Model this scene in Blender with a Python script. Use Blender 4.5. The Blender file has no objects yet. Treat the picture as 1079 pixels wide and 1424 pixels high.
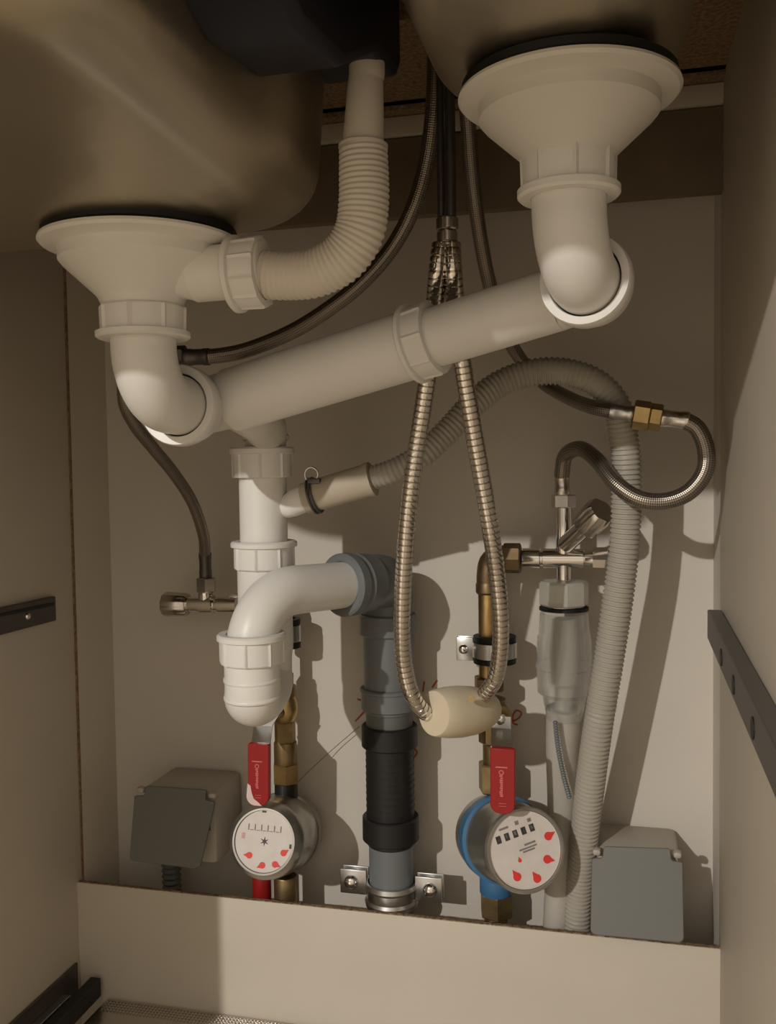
import bpy, bmesh, math, random
from mathutils import Vector, Matrix
random.seed(4)
C = bpy.context.scene.collection
SC = bpy.context.scene
R_ = math.radians
PI = math.pi

# ------------------------------------------------------------------ camera
W, H, F = 1079.0, 1424.0, 1300.0
EYE = Vector((0.0, 0.0, 0.64))
YAW, PITCH, ROLL = R_(13.9), R_(2.7), R_(0.8)
fwd = Vector((-math.sin(YAW) * math.cos(PITCH), math.cos(YAW) * math.cos(PITCH), -math.sin(PITCH)))
rt0 = Vector((math.cos(YAW), math.sin(YAW), 0))
up0 = rt0.cross(fwd)
rgt = rt0 * math.cos(ROLL) - up0 * math.sin(ROLL)
upv = rgt.cross(fwd)
cam_d = bpy.data.cameras.new('camera')
cam_d.sensor_fit = 'HORIZONTAL'; cam_d.sensor_width = 36.0; cam_d.lens = F * 36.0 / W
cam_d.clip_start = 0.02
cam = bpy.data.objects.new('camera', cam_d); C.objects.link(cam)
m = Matrix((rgt, upv, -fwd)).transposed().to_4x4(); m.translation = EYE
cam.matrix_world = m
SC.camera = cam

# ------------------------------------------------------------------ world, lamps, exposure
wd = bpy.data.worlds.new('room_light'); SC.world = wd; wd.use_nodes = True
nt = wd.node_tree; nt.nodes.clear()
o_ = nt.nodes.new('ShaderNodeOutputWorld'); b_ = nt.nodes.new('ShaderNodeBackground')
b_.inputs['Color'].default_value = (1.0, 0.88, 0.72, 1); b_.inputs['Strength'].default_value = 0.62
nt.links.new(b_.outputs[0], o_.inputs[0])
# plain room around the opening: paler towards the ceiling, duller towards the floor
tc_ = nt.nodes.new('ShaderNodeTexCoord'); sx_ = nt.nodes.new('ShaderNodeSeparateXYZ'); mr_ = nt.nodes.new('ShaderNodeMapRange')
mr_.interpolation_type = 'SMOOTHSTEP'
mr_.inputs['From Min'].default_value = -0.5; mr_.inputs['From Max'].default_value = 0.6
mr_.inputs['To Min'].default_value = 0.32; mr_.inputs['To Max'].default_value = 0.80
nt.links.new(tc_.outputs['Generated'], sx_.inputs[0]); nt.links.new(sx_.outputs['Z'], mr_.inputs['Value'])
nt.links.new(mr_.outputs['Result'], b_.inputs['Strength'])

def point_lamp(name, loc, power, radius, col):
    l = bpy.data.lights.new(name, 'POINT'); l.energy = power; l.shadow_soft_size = radius; l.color = col
    o = bpy.data.objects.new(name, l); o.location = loc; C.objects.link(o); return o
# bare bulb under the kitchen ceiling, behind and to the left of the cabinet opening
LREF = Vector((-0.2, 0.97, 0.40)); LDIR = Vector((-0.31, -1.0, 0.415)); LT = 4.0
point_lamp('ceiling_bulb', LREF + LDIR * LT, 350.0, 0.03, (1.0, 0.955, 0.89))
SC.view_settings.view_transform = 'Standard'; SC.view_settings.look = 'None'
SC.view_settings.gamma = 1.0; SC.view_settings.use_curve_mapping = False
SC.view_settings.exposure = 0.0

# ------------------------------------------------------------------ helpers
def P(px, py, Y):
    """world point on the plane y=Y along the photograph's ray (survey of the photo)"""
    d = fwd * F + rgt * (px - W / 2) - upv * (py - H / 2)
    return EYE + d * (Y / d.y)
def PX(px, py, X):
    d = fwd * F + rgt * (px - W / 2) - upv * (py - H / 2)
    return EYE + d * (X / d.x)
def S(p):
    return (Vector(p) - EYE).dot(fwd) / F
def RR(rpx, px, py, Y):
    return rpx * S(P(px, py, Y))

def frame(axis, ref=None):
    a = Vector(axis).normalized()
    if ref is None: ref = Vector((0, 0, 1)) if abs(a.z) < 0.9 else Vector((1, 0, 0))
    u = (Vector(ref) - a * Vector(ref).dot(a)).normalized()
    return a, u, a.cross(u)

def smooth_path(pts, step):
    """Catmull-Rom through pts (Vector or (Vector, r)), resampled at even arc length"""
    has = isinstance(pts[0], tuple)
    Q = [Vector(p[0]) if has else Vector(p) for p in pts]
    Rr = [p[1] if has else 0 for p in pts]
    if len(Q) == 2:
        dense = [(Q[0].lerp(Q[1], i / 20), Rr[0] + (Rr[1] - Rr[0]) * i / 20) for i in range(21)]
    else:
        dense = []
        for i in range(len(Q) - 1):
            a = Q[i - 1] if i > 0 else Q[0] * 2 - Q[1]
            b, c = Q[i], Q[i + 1]
            d = Q[i + 2] if i + 2 < len(Q) else Q[-1] * 2 - Q[-2]
            n = 24
            ta, tb, tc, td = 0, 0, 0, 0
            t0 = 0; t1 = t0 + max((b - a).length, 1e-6) ** .5; t2 = t1 + max((c - b).length, 1e-6) ** .5; t3 = t2 + max((d - c).length, 1e-6) ** .5
            for k in range(n):
                t = t1 + (t2 - t1) * k / n
                A1 = a * ((t1 - t) / (t1 - t0)) + b * ((t - t0) / (t1 - t0))
                A2 = b * ((t2 - t) / (t2 - t1)) + c * ((t - t1) / (t2 - t1))
                A3 = c * ((t3 - t) / (t3 - t2)) + d * ((t - t2) / (t3 - t2))
                B1 = A1 * ((t2 - t) / (t2 - t0)) + A2 * ((t - t0) / (t2 - t0))
                B2 = A2 * ((t3 - t) / (t3 - t1)) + A3 * ((t - t1) / (t3 - t1))
                dense.append((B1 * ((t2 - t) / (t2 - t1)) + B2 * ((t - t1) / (t2 - t1)), Rr[i] + (Rr[i + 1] - Rr[i]) * k / n))
        dense.append((Q[-1], Rr[-1]))
    L = [0.0]
    for i in range(1, len(dense)): L.append(L[-1] + (dense[i][0] - dense[i - 1][0]).length)
    N = max(2, int(round(L[-1] / step)))
    out = []; j = 0
    for k in range(N + 1):
        s = L[-1] * k / N
        while j < len(L) - 2 and L[j + 1] < s: j += 1
        w = (s - L[j]) / max(L[j + 1] - L[j], 1e-9)
        out.append((dense[j][0].lerp(dense[j + 1][0], w), dense[j][1] + (dense[j + 1][1] - dense[j][1]) * w, s))
    return out

class MB:
    def __init__(s): s.v = []; s.f = []; s.uv = []
    def face(s, idx, uv=None): s.f.append(tuple(idx)); s.uv.append(uv)
    def rings(s, rings, n, cap0=True, cap1=True, svals=None):
        b = len(s.v)
        for r in rings: s.v += r
        m = len(rings)
        for i in range(m - 1):
            s0 = svals[i] if svals else i; s1 = svals[i + 1] if svals else i + 1
            for k in range(n):
                k2 = (k + 1) % n
                s.face((b + i * n + k, b + i * n + k2, b + (i + 1) * n + k2, b + (i + 1) * n + k),
                       ((k / n, s0), ((k + 1) / n, s0), ((k + 1) / n, s1), (k / n, s1)))
        if cap0: s.face([b + k for k in range(n)][::-1])
        if cap1: s.face([b + (m - 1) * n + k for k in range(n)])
    def sweep(s, pts, r=None, n=20, step=0.004, rib=None, period=0.004, cap=True):
        """tube along pts; r is a radius or None when pts carry radii; rib = [(phase, relative radius)]"""
        path = smooth_path(pts, step)
        if rib:
            tot = path[-1][2]; nn = max(1, round(tot / period)); per = tot / nn
            fine = smooth_path(pts, per / 8)
            sel = []
            for i in range(nn):
                for ph, rel in rib:
                    q = fine[min(len(fine) - 1, int(round((i + ph) * 8)))]
                    sel.append((q[0], q[1], q[2], rel))
            sel.append((fine[-1][0], fine[-1][1], fine[-1][2], rib[0][1]))
        else:
            sel = [(a, b, c, 1.0) for a, b, c in path]
        T = []
        for i in range(len(sel)):
            a = sel[max(0, i - 1)][0]; b = sel[min(len(sel) - 1, i + 1)][0]
            d = b - a
            T.append(d.normalized() if d.length > 1e-9 else T[-1])
        u = frame(T[0])[1]; rings = []
        for i, (p, rr, sv, rel) in enumerate(sel):
            u = (u - T[i] * u.dot(T[i])).normalized(); w = T[i].cross(u)
            rad = (rr if r is None else r) * rel
            rings.append([p + (u * math.cos(2 * PI * k / n) + w * math.sin(2 * PI * k / n)) * rad for k in range(n)])
        s.rings(rings, n, cap, cap, [q[2] for q in sel])
        return s
    def lathe(s, prof, o, axis, n=48, mod=None, ref=None, closed=False):
        a, u, w = frame(axis, ref); o = Vector(o); rings = []
        for (t, r) in prof:
            ring = []
            for k in range(n):
                th = 2 * PI * k / n
                rr = r * (mod(th, t, r) if mod else 1)
                ring.append(o + a * t + (u * math.cos(th) + w * math.sin(th)) * rr)
            rings.append(ring)
        if closed: rings.append(rings[0][:])
        s.rings(rings, n, not closed, not closed, [p[0] for p in prof] + ([0] if closed else []))
        return s
    def hexa(s, o, axis, r, h, sides=6, ref=None):
        k = sides * 6
        def mod(th, t, rr):
            x = (th % (2 * PI / sides)) - PI / sides
            return math.cos(PI / sides) / math.cos(x)
        c = 0.08 * r
        s.lathe([(0, r - c), (c, r), (h - c, r), (h, r - c)], o, axis, k, mod, ref); return s
    def box(s, c, size, rot=None, bevel=0.0, seg=2):
        bm = bmesh.new(); bmesh.ops.create_cube(bm, size=1.0)
        bmesh.ops.scale(bm, vec=size, verts=bm.verts)
        if bevel > 0: bmesh.ops.bevel(bm, geom=list(bm.edges), offset=bevel, segments=seg, affect='EDGES', profile=0.5)
        M = (rot.to_4x4() if rot else Matrix.Identity(4)); M = Matrix.Translation(c) @ M
        b = len(s.v); bm.verts.index_update()
        for v in bm.verts: s.v.append(M @ v.co)
        for f in bm.faces: s.face([b + v.index for v in f.verts])
        bm.free(); return s
    def b2(s, x0, x1, y0, y1, z0, z1, bevel=0.0):
        return s.box(Vector(((x0 + x1) / 2, (y0 + y1) / 2, (z0 + z1) / 2)), (x1 - x0, y1 - y0, z1 - z0), None, bevel)
    def extrude(s, outline, o, ux, uy, th, normal=None):
        """flat outline in (ux,uy) at o, extruded by th along ux x uy"""
        ux = Vector(ux); uy = Vector(uy); nrm = (normal or ux.cross(uy)).normalized(); o = Vector(o)
        b = len(s.v); n = len(outline)
        for t in (0, th):
            for (x, y) in outline: s.v.append(o + ux * x + uy * y + nrm * t)
        s.face([b + k for k in range(n)][::-1]); s.face([b + n + k for k in range(n)])
        for k in range(n):
            k2 = (k + 1) % n
            s.face((b + k, b + k2, b + n + k2, b + n + k))
        return s
    def build(s, name, mat, parent=None, smooth=35, base=None, bevel=0.0):
        me = bpy.data.meshes.new(name)
        if parent is not None: off = parent['_o']; off = Vector(off)
        else:
            if base is None:
                xs = [v[0] for v in s.v]; ys = [v[1] for v in s.v]; zs = [v[2] for v in s.v]
                base = ((min(xs) + max(xs)) / 2, (min(ys) + max(ys)) / 2, min(zs))
            off = Vector(base)
        me.from_pydata([Vector(v) - off for v in s.v], [], s.f)
        if any(s.uv):
            ul = me.uv_layers.new(name='UVMap'); i = 0
            for f, uv in zip(s.f, s.uv):
                for j in range(len(f)):
                    if uv: ul.data[i].uv = uv[j]
                    i += 1
        bm = bmesh.new(); bm.from_mesh(me); bmesh.ops.recalc_face_normals(bm, faces=bm.faces); bm.to_mesh(me); bm.free()
        me.materials.append(mat)
        me.polygons.foreach_set('use_smooth', [True] * len(me.polygons))
        me.set_sharp_from_angle(angle=R_(smooth))
        o = bpy.data.objects.new(name, me); C.objects.link(o)
        if parent is not None: o.parent = parent
        else: o.location = off
        o['_o'] = tuple(off)
        if bevel:
            bv = o.modifiers.new('bevel', 'BEVEL'); bv.width = bevel; bv.segments = 2; bv.limit_method = 'ANGLE'; bv.angle_limit = R_(40)
        return o

def thing(name, label, cat, loc, group=None):
    o = bpy.data.objects.new(name, None); C.objects.link(o); o.location = loc; o.empty_display_size = 0.02
    o['label'] = label; o['category'] = cat; o['_o'] = tuple(Vector(loc))
    if group: o['group'] = group
    return o
def tag(o, label, cat, group=None):
    o['label'] = label; o['category'] = cat
    if group: o['group'] = group
    return o
def struct(o): o['kind'] = 'structure'; return o

# ------------------------------------------------------------------ materials
def mat(name, col, rough=0.5, metal=0.0, noise=None, bump=None, coat=0.0, trans=0.0, ior=1.45, alpha=1.0, sss=0.0, spec=None):
    m = bpy.data.materials.new(name); m.use_nodes = True
    t = m.node_tree; p = t.nodes['Principled BSDF']
    p.inputs['Base Color'].default_value = (*col, 1); p.inputs['Roughness'].default_value = rough
    p.inputs['Metallic'].default_value = metal; p.inputs['IOR'].default_value = ior
    p.inputs['Coat Weight'].default_value = coat; p.inputs['Transmission Weight'].default_value = trans
    p.inputs['Alpha'].default_value = alpha
    if spec is not None: p.inputs['Specular IOR Level'].default_value = spec
    tc = t.nodes.new('ShaderNodeTexCoord')
    if noise:   # (scale, amount, detail[, second colour])
        n = t.nodes.new('ShaderNodeTexNoise'); n.inputs['Scale'].default_value = noise[0]; n.inputs['Detail'].default_value = noise[2]
        t.links.new(tc.outputs['Object'], n.inputs['Vector'])
        r = t.nodes.new('ShaderNodeValToRGB'); r.color_ramp.elements[0].position = .3; r.color_ramp.elements[1].position = .7
        c2 = noise[3] if len(noise) > 3 else tuple(c * (1 - noise[1]) for c in col)
        r.color_ramp.elements[0].color = (*c2, 1); r.color_ramp.elements[1].color = (*col, 1)
        t.links.new(n.outputs['Fac'], r.inputs['Fac']); t.links.new(r.outputs['Color'], p.inputs['Base Color'])
    if bump:    # (scale, strength, distance)
        n = t.nodes.new('ShaderNodeTexNoise'); n.inputs['Scale'].default_value = bump[0]; n.inputs['Detail'].default_value = 4
        t.links.new(tc.outputs['Object'], n.inputs['Vector'])
        b = t.nodes.new('ShaderNodeBump'); b.inputs['Strength'].default_value = bump[1]; b.inputs['Distance'].default_value = bump[2]
        t.links.new(n.outputs['Fac'], b.inputs['Height']); t.links.new(b.outputs['Normal'], p.inputs['Normal'])
    return m

def braid_mat(name, col, dark, rough=0.35, metal=0.9, strands=9, pitch=0.011):
    m = mat(name, col, rough, metal); t = m.node_tree; p = t.nodes['Principled BSDF']
    uv = t.nodes.new('ShaderNodeUVMap'); sp = t.nodes.new('ShaderNodeSeparateXYZ'); t.links.new(uv.outputs['UV'], sp.inputs[0])
    def mth(op, a, b=None):
        n = t.nodes.new('ShaderNodeMath'); n.operation = op
        for i, q in enumerate((a, b)):
            if q is None: continue
            if isinstance(q, (int, float)): n.inputs[i].default_value = q
            else: t.links.new(q, n.inputs[i])
        return n.outputs[0]
    a = mth('MULTIPLY', sp.outputs[0], strands * 2 * PI); b = mth('MULTIPLY', sp.outputs[1], strands * 2 * PI * 0.22 / pitch)
    s1 = mth('SINE', mth('ADD', a, b)); s2 = mth('SINE', mth('SUBTRACT', a, b))
    h = mth('MULTIPLY', s1, s2)
    r = t.nodes.new('ShaderNodeMapRange'); r.inputs['From Min'].default_value = -1; r.inputs['From Max'].default_value = 1
    t.links.new(h, r.inputs['Value'])
    mx = t.nodes.new('ShaderNodeMix'); mx.data_type = 'RGBA'
    mx.inputs['A'].default_value = (*dark, 1); mx.inputs['B'].default_value = (*col, 1)
    t.links.new(r.outputs['Result'], mx.inputs['Factor']); t.links.new(mx.outputs['Result'], p.inputs['Base Color'])
    bp = t.nodes.new('ShaderNodeBump'); bp.inputs['Strength'].default_value = 0.5; bp.inputs['Distance'].default_value = 0.0004
    t.links.new(r.outputs['Result'], bp.inputs['Height']); t.links.new(bp.outputs['Normal'], p.inputs['Normal'])
    return m

M = {}
M['wall'] = mat('painted_wall', (.62, .57, .50), .75, noise=(9, .05, 3), bump=(260, .18, .001))
M['melamine'] = mat('cream_melamine', (.60, .54, .45), .55, noise=(14, .04, 4), bump=(420, .10, .0006))
M['chip'] = mat('chipboard', (.34, .23, .13), .85, noise=(260, .6, 4, (.14, .085, .045)), bump=(300, .8, .002))
M['rail_back'] = mat('shaded_board', (.20, .15, .10), .8, noise=(30, .15, 3))  # upper back rail: its lack of light is painted in as dark brown
M['white'] = mat('white_plastic', (.78, .76, .72), .38, noise=(18, .05, 3), bump=(120, .05, .0006))
M['white_dull'] = mat('white_plastic_dull', (.68, .65, .59), .5, noise=(18, .06, 3))
M['ribbed'] = mat('cream_ribbed_plastic', (.68, .62, .54), .5)
M['greyhose'] = mat('grey_ribbed_plastic', (.40, .37, .315), .5)
M['cuff'] = mat('beige_rubber', (.46, .40, .31), .5)
M['grey'] = mat('grey_pipe_plastic', (.165, .178, .182), .4, noise=(12, .08, 3))
M['greydark'] = mat('grey_pipe_dirty', (.13, .14, .13), .5, noise=(25, .3, 3))
M['black'] = mat('black_rubber', (.005, .005, .005), .6)
M['blackp'] = mat('black_plastic', (.012, .011, .010), .5)
M['navy'] = mat('navy_plastic', (.006, .007, .016), .5)
M['brass'] = mat('brass', (.60, .42, .19), .35, 1.0, noise=(60, .35, 4))
M['brassdull'] = mat('dull_brass', (.36, .26, .13), .45, .9, noise=(70, .4, 4))
M['copper'] = mat('old_copper', (.27, .18, .10), .45, .9, noise=(60, .5, 4))
M['chrome'] = mat('chrome', (.80, .77, .74), .08, 1.0)
M['chromed'] = mat('chrome_satin', (.62, .58, .54), .22, 1.0)
M['hosechrome'] = mat('chrome_hose', (.66, .62, .57), .10, 1.0)
M['galv'] = mat('galvanised_steel', (.62, .62, .60), .3, 1.0, noise=(80, .15, 3))
M['darksteel'] = mat('dark_steel', (.14, .13, .12), .45, .8, noise=(50, .2, 3))
M['railsteel'] = mat('rail_steel', (.20, .19, .18), .5, .7)
M['steel'] = mat('sink_steel', (.56, .50, .39), .36, 1.0, noise=(5, .12, 3), bump=(7, .4, .010))
M['braid'] = braid_mat('braided_steel', (.42, .37, .31), (.13, .11, .09), .32, .9, 10, .0075)
M['red'] = mat('red_grip', (.30, .010, .010), .4)
M['redpale'] = mat('red_print', (.62, .16, .15), .5)
M['redhand'] = mat('red_pointer', (.72, .05, .04), .4)
M['pinkspot'] = mat('pink_print', (.62, .36, .33), .6)
M['blue'] = mat('blue_ring', (.045, .15, .30), .4)
M['meter'] = mat('meter_metal', (.42, .40, .36), .3, .8, noise=(40, .15, 3))
M['dial'] = mat('meter_dial', (.70, .64, .60), .45, noise=(70, .10, 3))
M['lens'] = mat('meter_lens', (.95, .95, .95), .03, trans=1.0, ior=1.2, alpha=.25)
M['dark_print'] = mat('dark_print', (.05, .045, .04), .5)
M['grey_print'] = mat('grey_print', (.22, .20, .18), .5)
M['boxbody'] = mat('beige_box_plastic', (.42, .38, .32), .5)
M['lid'] = mat('grey_lid_plastic', (.15, .147, .134), .5)
M['cream'] = mat('cream_plastic', (.66, .57, .42), .42)
M['clear'] = mat('clear_plastic', (.86, .87, .85), .12, trans=.9, ior=1.2, alpha=.55)
M['milky'] = mat('milky_plastic', (.62, .60, .52), .3, trans=.35, ior=1.3, alpha=.85)
M['tube'] = mat('milky_tube', (.66, .62, .55), .35, trans=.3, ior=1.3, alpha=.9)
M['redpen'] = mat('red_pen', (.45, .08, .04), .6)
M['wire'] = mat('thin_wire', (.16, .11, .07), .5)
M['floor'] = mat('floor_boards', (.56, .47, .35), .4, noise=(3, .25, 5))

# ------------------------------------------------------------------ the cabinet shell
YW = 0.965                     # wall plane
YB = 0.879                     # front face of the back rails
XL = P(97, 900, YB).x          # inner face of left panel
XR = P(1003, 900, YB).x        # inner face of right panel
XL2 = P(163, 1100, YW).x - .0  # recess side wall
ZT = EYE.z + 0.335
YF = 0.25                      # cabinet front
b = MB(); b.b2(XL2 - .25, XR + .25, YW, YW + .05, 0, ZT + .3); wb = struct(b.build('wall_back', M['wall']))
wb['label'] = 'cream painted wall behind the pipes'
b = MB(); b.b2(XL - .018, XL, YF, YB + .011, .0, P(60, 352, YB).z, .0006); wl = struct(b.build('wall_left', M['melamine']))
b = MB(); b.b2(XL - .0175, XL + .0012, YB + .0085, YB + .0125, .01, P(60, 356, YB).z); b.build('raw_edge', M['chip'], wl)
b = MB(); b.b2(XL2 - .03, XL2, YB + .013, YW, 0, ZT); struct(b.build('wall_recess_left', M['melamine']))
b = MB(); b.b2(XR, XR + .018, YF, YB + .013, 0, ZT, .0006); struct(b.build('wall_right', M['melamine']))
XR2 = P(991, 1200, YW).x
b = MB(); b.b2(XR2, XR2 + .03, YB + .0145, YW, 0, ZT); struct(b.build('wall_recess_right', M['wall']))
b = MB(); b.b2(-2.2, 1.8, -4.0, YW, -.03, 0); struct(b.build('floor', M['floor']))

def ridge_board(x0, x1, y0, y1, z0, z1, name, mt, chipname=None):
    b = MB(); b.b2(x0, x1, y0, y1, z0, z1, .0004); return b.build(name, mt)
ZB = P(97, 1226, YB).z
lb = struct(ridge_board(XL, XR, YB, YB + .0055, .03, ZB, 'trim_1', M['melamine']))
# raw sawn top edge of the lower board: a ragged strip of chips
b = MB(); x = XL + .001
while x < XR - .003:
    w = random.uniform(.001, .004); h = random.uniform(.0002, .0009)
    b.b2(x, min(x + w, XR - .001), YB + .0004 + random.uniform(0, .001), YB + .0050, ZB - .0006, ZB + h); x += w
ce = b.build('sawn_edge', M['chip'], lb); ce['kind'] = 'stuff'
ZU0 = P(775, 284, YB).z; ZU1 = P(775, 171, YB).z
ub = struct(ridge_board(XL, XR, YB - .001, YB + .012, ZU0, ZU1, 'trim_2', M['rail_back']))
ub2 = struct(ridge_board(XL, XR, YB - .006, YB + .012, ZU1 + .0015, P(775, 142, YB).z, 'trim_3', M['melamine']))
ub3 = struct(ridge_board(XL, XR, YB - .02, YB + .012, P(775, 141, YB).z, P(775, 100, YB).z, 'trim_4', M['chip']))
ub4 = struct(ridge_board(XL, XR, YB - .03, YB + .012, P(775, 99, YB).z, ZT, 'trim_5', M['rail_back']))
# chipboard batten on the left panel under the worktop
zb0 = P(60, 351, YB).z
b = MB(); b.b2(XL - .018, XL + .004, YF, YB - .0025, zb0 + .002, ZT); struct(b.build('trim_6', M['chip']))
# worktop around the sink cut-out
wt0, wt1 = ZT, ZT + .038
b = MB(); b.b2(XL2 - .1, XR + .1, .70, YW, wt0, wt1); b.b2(XL2 - .1, XR + .1, YF - .03, YF + .02, wt0, wt1)
b.b2(XL2 - .1, XL - .001, YF + .0205, .6995, wt0, wt1); b.b2(XR - .01, XR + .1, YF + .0205, .6995, wt0, wt1)
struct(b.build('trim_7', M['chip']))
# unseen front rail, added under the worktop edge to shade the upper cabinet
b = MB(); b.b2(XL, XR, YF, YF + .012, EYE.z + .230, ZT, .0006); struct(b.build('shade_rail', M['melamine']))

# ------------------------------------------------------------------ shared part shapes
def nut_mod(k=8, lift=.045, wid=.09):
    def f(th, t, r):
        x = (th / (2 * PI) * k) % 1.0
        d = min(x, 1 - x)
        return 1 + (lift if d < wid * .5 else 0)
    return f
def union_nut(o, axis, r, h, parent, mt=None, rin=None, k=8, name='union_nut', flip=False, ref=None):
    """plastic union nut: ribbed wall with a rounded collar at one rim"""
    mt = mt or M['white']; rin = rin or r * .8
    c = h * .2
    b = MB()
    if not flip: body = [(c * .6, r * .93), (h - .001, r * .95), (h, r * .93)]; col = [(0, r * .99), (c * .3, r * 1.045), (c, r * 1.045), (c * 1.2, r * .96)]
    else: body = [(0, r * .93), (.001, r * .95), (h - c * .6, r * .95)]; col = [(h - c * 1.2, r * .96), (h - c, r * 1.045), (h - c * .3, r * 1.045), (h, r * .99)]
    b.lathe([(body[0][0], rin)] + body + [(body[-1][0], rin)], o, axis, 96, nut_mod(k), ref, closed=True)
    b.lathe([(col[0][0], rin)] + col + [(col[-1][0], rin)], o, axis, 64, None, ref, closed=True)
    return b.build(name, mt, parent, smooth=28)

Z_ = Vector((0, 0, 1))

# ------------------------------------------------------------------ sink
def rrect(cx, cy, hx, hy, r, z, n=10):
    out = []
    r = min(r, hx - .001, hy - .001)
    for q, (sx, sy) in enumerate(((1, 1), (-1, 1), (-1, -1), (1, -1))):
        for k in range(n + 1):
            a = (q + k / n) * PI / 2
            out.append(Vector((cx + sx * (hx - r) + math.cos(a) * r, cy + sy * (hy - r) + math.sin(a) * r, z)))
    return out
def bowl(x0, x1, y0, y1, zb, zt, rc, rb, hole, rh, dip, taper, parent):
    cx, cy, hx, hy = (x0 + x1) / 2, (y0 + y1) / 2, (x1 - x0) / 2, (y1 - y0) / 2
    rings = []
    for z, t in ((zt, 0), ((zt + zb + rb) / 2, taper * .5), (zb + rb, taper)):
        rings.append(rrect(cx, cy, hx - t, hy - t, rc, z))
    for k in range(1, 9):
        a = k / 8 * PI / 2
        rings.append(rrect(cx, cy, hx - taper - rb * (1 - math.cos(a)), hy - taper - rb * (1 - math.cos(a)), max(rc - rb * (1 - math.cos(a)) * .8, .02), zb + rb - rb * math.sin(a)))
    last = rings[-1]; n = len(last)
    for w in (.3, .6, .85, 1.0):
        ring = []
        for p in last:
            d = Vector((p.x - hole[0], p.y - hole[1], 0)).normalized()
            q = Vector((hole[0], hole[1], zb)) + d * rh
            ring.append(Vector((p.x + (q.x - p.x) * w, p.y + (q.y - p.y) * w, zb - dip * w * w)))
        rings.append(ring)
    b = MB(); b.rings(rings, n, False, True)
    o = b.build('bowl', M['steel'], parent, smooth=50)
    return o

YL, YR = .60, .56
pl = P(196, 340, YL); pr = P(790, 134, YR)            # flange centres
sink = thing('kitchen_sink', 'brushed steel double sink seen from below, large bowl at left and small bowl at right', 'sink', (-.23, .47, pl.z + .02))
RFL = RR(137, 194, 340, YL); RFR = RR(153, 790, 134, YR)
lbx1 = P(468, 300, .62).x
bowl(XL + .012, lbx1, .270, .676, pl.z + .012, ZT, .07, .036, (pl.x, pl.y), RFL * .8, .006, .008, sink)
rbx0 = P(585, 120, .60).x; rbx1 = P(1003, 60, .50).x
bowl(rbx0, rbx1, .34, .665, pr.z + .012, ZT, .07, .04, (pr.x, pr.y), RFR * .8, .004, .008, sink)
b = MB(); b.b2(XL - .03, XR + .02, YF + .005, .71, ZT + .0385, ZT + .041); b.build('rim', M['steel'], sink)
ob0 = P(510, 86, YL)
b = MB(); xa, xb_ = lbx1 - .012, P(540, 86, YL).x
oz = [(YL - .20, ZT), (YL - .20, ob0.z - .045), (YL - .17, ob0.z - .055), (YL - .10, ob0.z - .045), (YL - .02, ob0.z - .004), (YL + .03, ob0.z), (YL + .04, ob0.z + .01), (YL + .04, ZT)]
b.extrude(oz, Vector((xa, 0, 0)), Vector((0, 1, 0)), Z_, xb_ - xa)
b.build('overflow_box', M['navy'], sink, smooth=50, bevel=.006)

# ------------------------------------------------------------------ basket strainers
def strainer(c, R, label, branch):
    t = thing('sink_strainer', label, 'drain fitting', c - Z_ * .04, 'basket strainers under the bowls')
    k = R / .0617
    b = MB(); b.lathe([(.002 * k, .058 * k), (.0035 * k, .0595 * k), (.0075 * k, .0595 * k), (.010 * k, .056 * k)], c, Z_, 72)
    b.build('gasket', M['black'], t)
    b = MB()
    b.lathe([(-.0395 * k, .0245 * k), (-.034 * k, .0270 * k), (-.032 * k, .0285 * k), (-.0145 * k, .0475 * k), (-.0115 * k, .0500 * k), (-.0045 * k, .0505 * k), (-.0035 * k, .0535 * k), (-.002 * k, .0600 * k),
             (-.0002 * k, .0617 * k), (.0016 * k, .0612 * k), (.002 * k, .058 * k)], c, -Z_ * -1, 96)
    t_body = b.build('strainer_body', M['white_dull'] if not branch else M['white'], t, smooth=24)
    return t
s1 = strainer(pl, RFL, 'white plastic basket strainer under the large left bowl with a side outlet', True)
s2 = strainer(pr, RFR, 'white plastic basket strainer under the small right bowl, highest fitting', False)
s1.children[-1] if s1.children else None
# side outlet of the left strainer
a0 = P(232, 386, YL); a1 = P(330, 383, YL); dx = (a1 - a0); dx.y = 0; dx.normalize()
dX = Vector((1, 0, .02)).normalized()
ro = RR(38, 300, 384, YL)
b = MB(); b.lathe([(0, ro * .72), (.02, ro * .9), (.024, ro), (.075, ro)], P(228, 386, YL), dX, 48)
b.build('side_outlet', M['white'], s1, smooth=24)

# ------------------------------------------------------------------ overflow hose
oh = thing('overflow_hose', 'cream ribbed overflow hose curving up from the left strainer', 'hose', P(350, 384, YL))
nc = P(324, 382, YL); nr = RR(51, 350, 382, YL)
union_nut(nc, dX, nr, RR(46, 350, 382, YL), oh, M['white'], rin=ro * .98, k=10, name='union_nut')
rib_soft = [(0.0, .945), (.25, 1.0), (.5, 1.0), (.75, .945)]
hp = [(366, 382, 33), (395, 384, 33), (440, 379, 34), (478, 357, 35), (500, 322, 35.5), (506, 280, 35.5), (506, 245, 35), (505, 206, 34)]
b = MB(); b.sweep([(P(x, y, YL), RR(r, x, y, YL)) for x, y, r in hp], None, 32, .003, rib_soft, .0036)
b.build('ribbed_tube', M['ribbed'], oh, smooth=60)
b = MB()
b.sweep([(P(x, y, YL), RR(r, x, y, YL)) for x, y, r in [(505, 206, 34.5), (505, 202, 34.5)]], None, 32, .002)
b.sweep([(P(x, y, YL), RR(r, x, y, YL)) for x, y, r in [(505, 204, 29), (507, 150, 26.5), (509, 108, 24), (510, 104, 25), (510, 88, 25)]], None, 32, .002)
b.build('cuff', M['ribbed'], oh, smooth=40)
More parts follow.
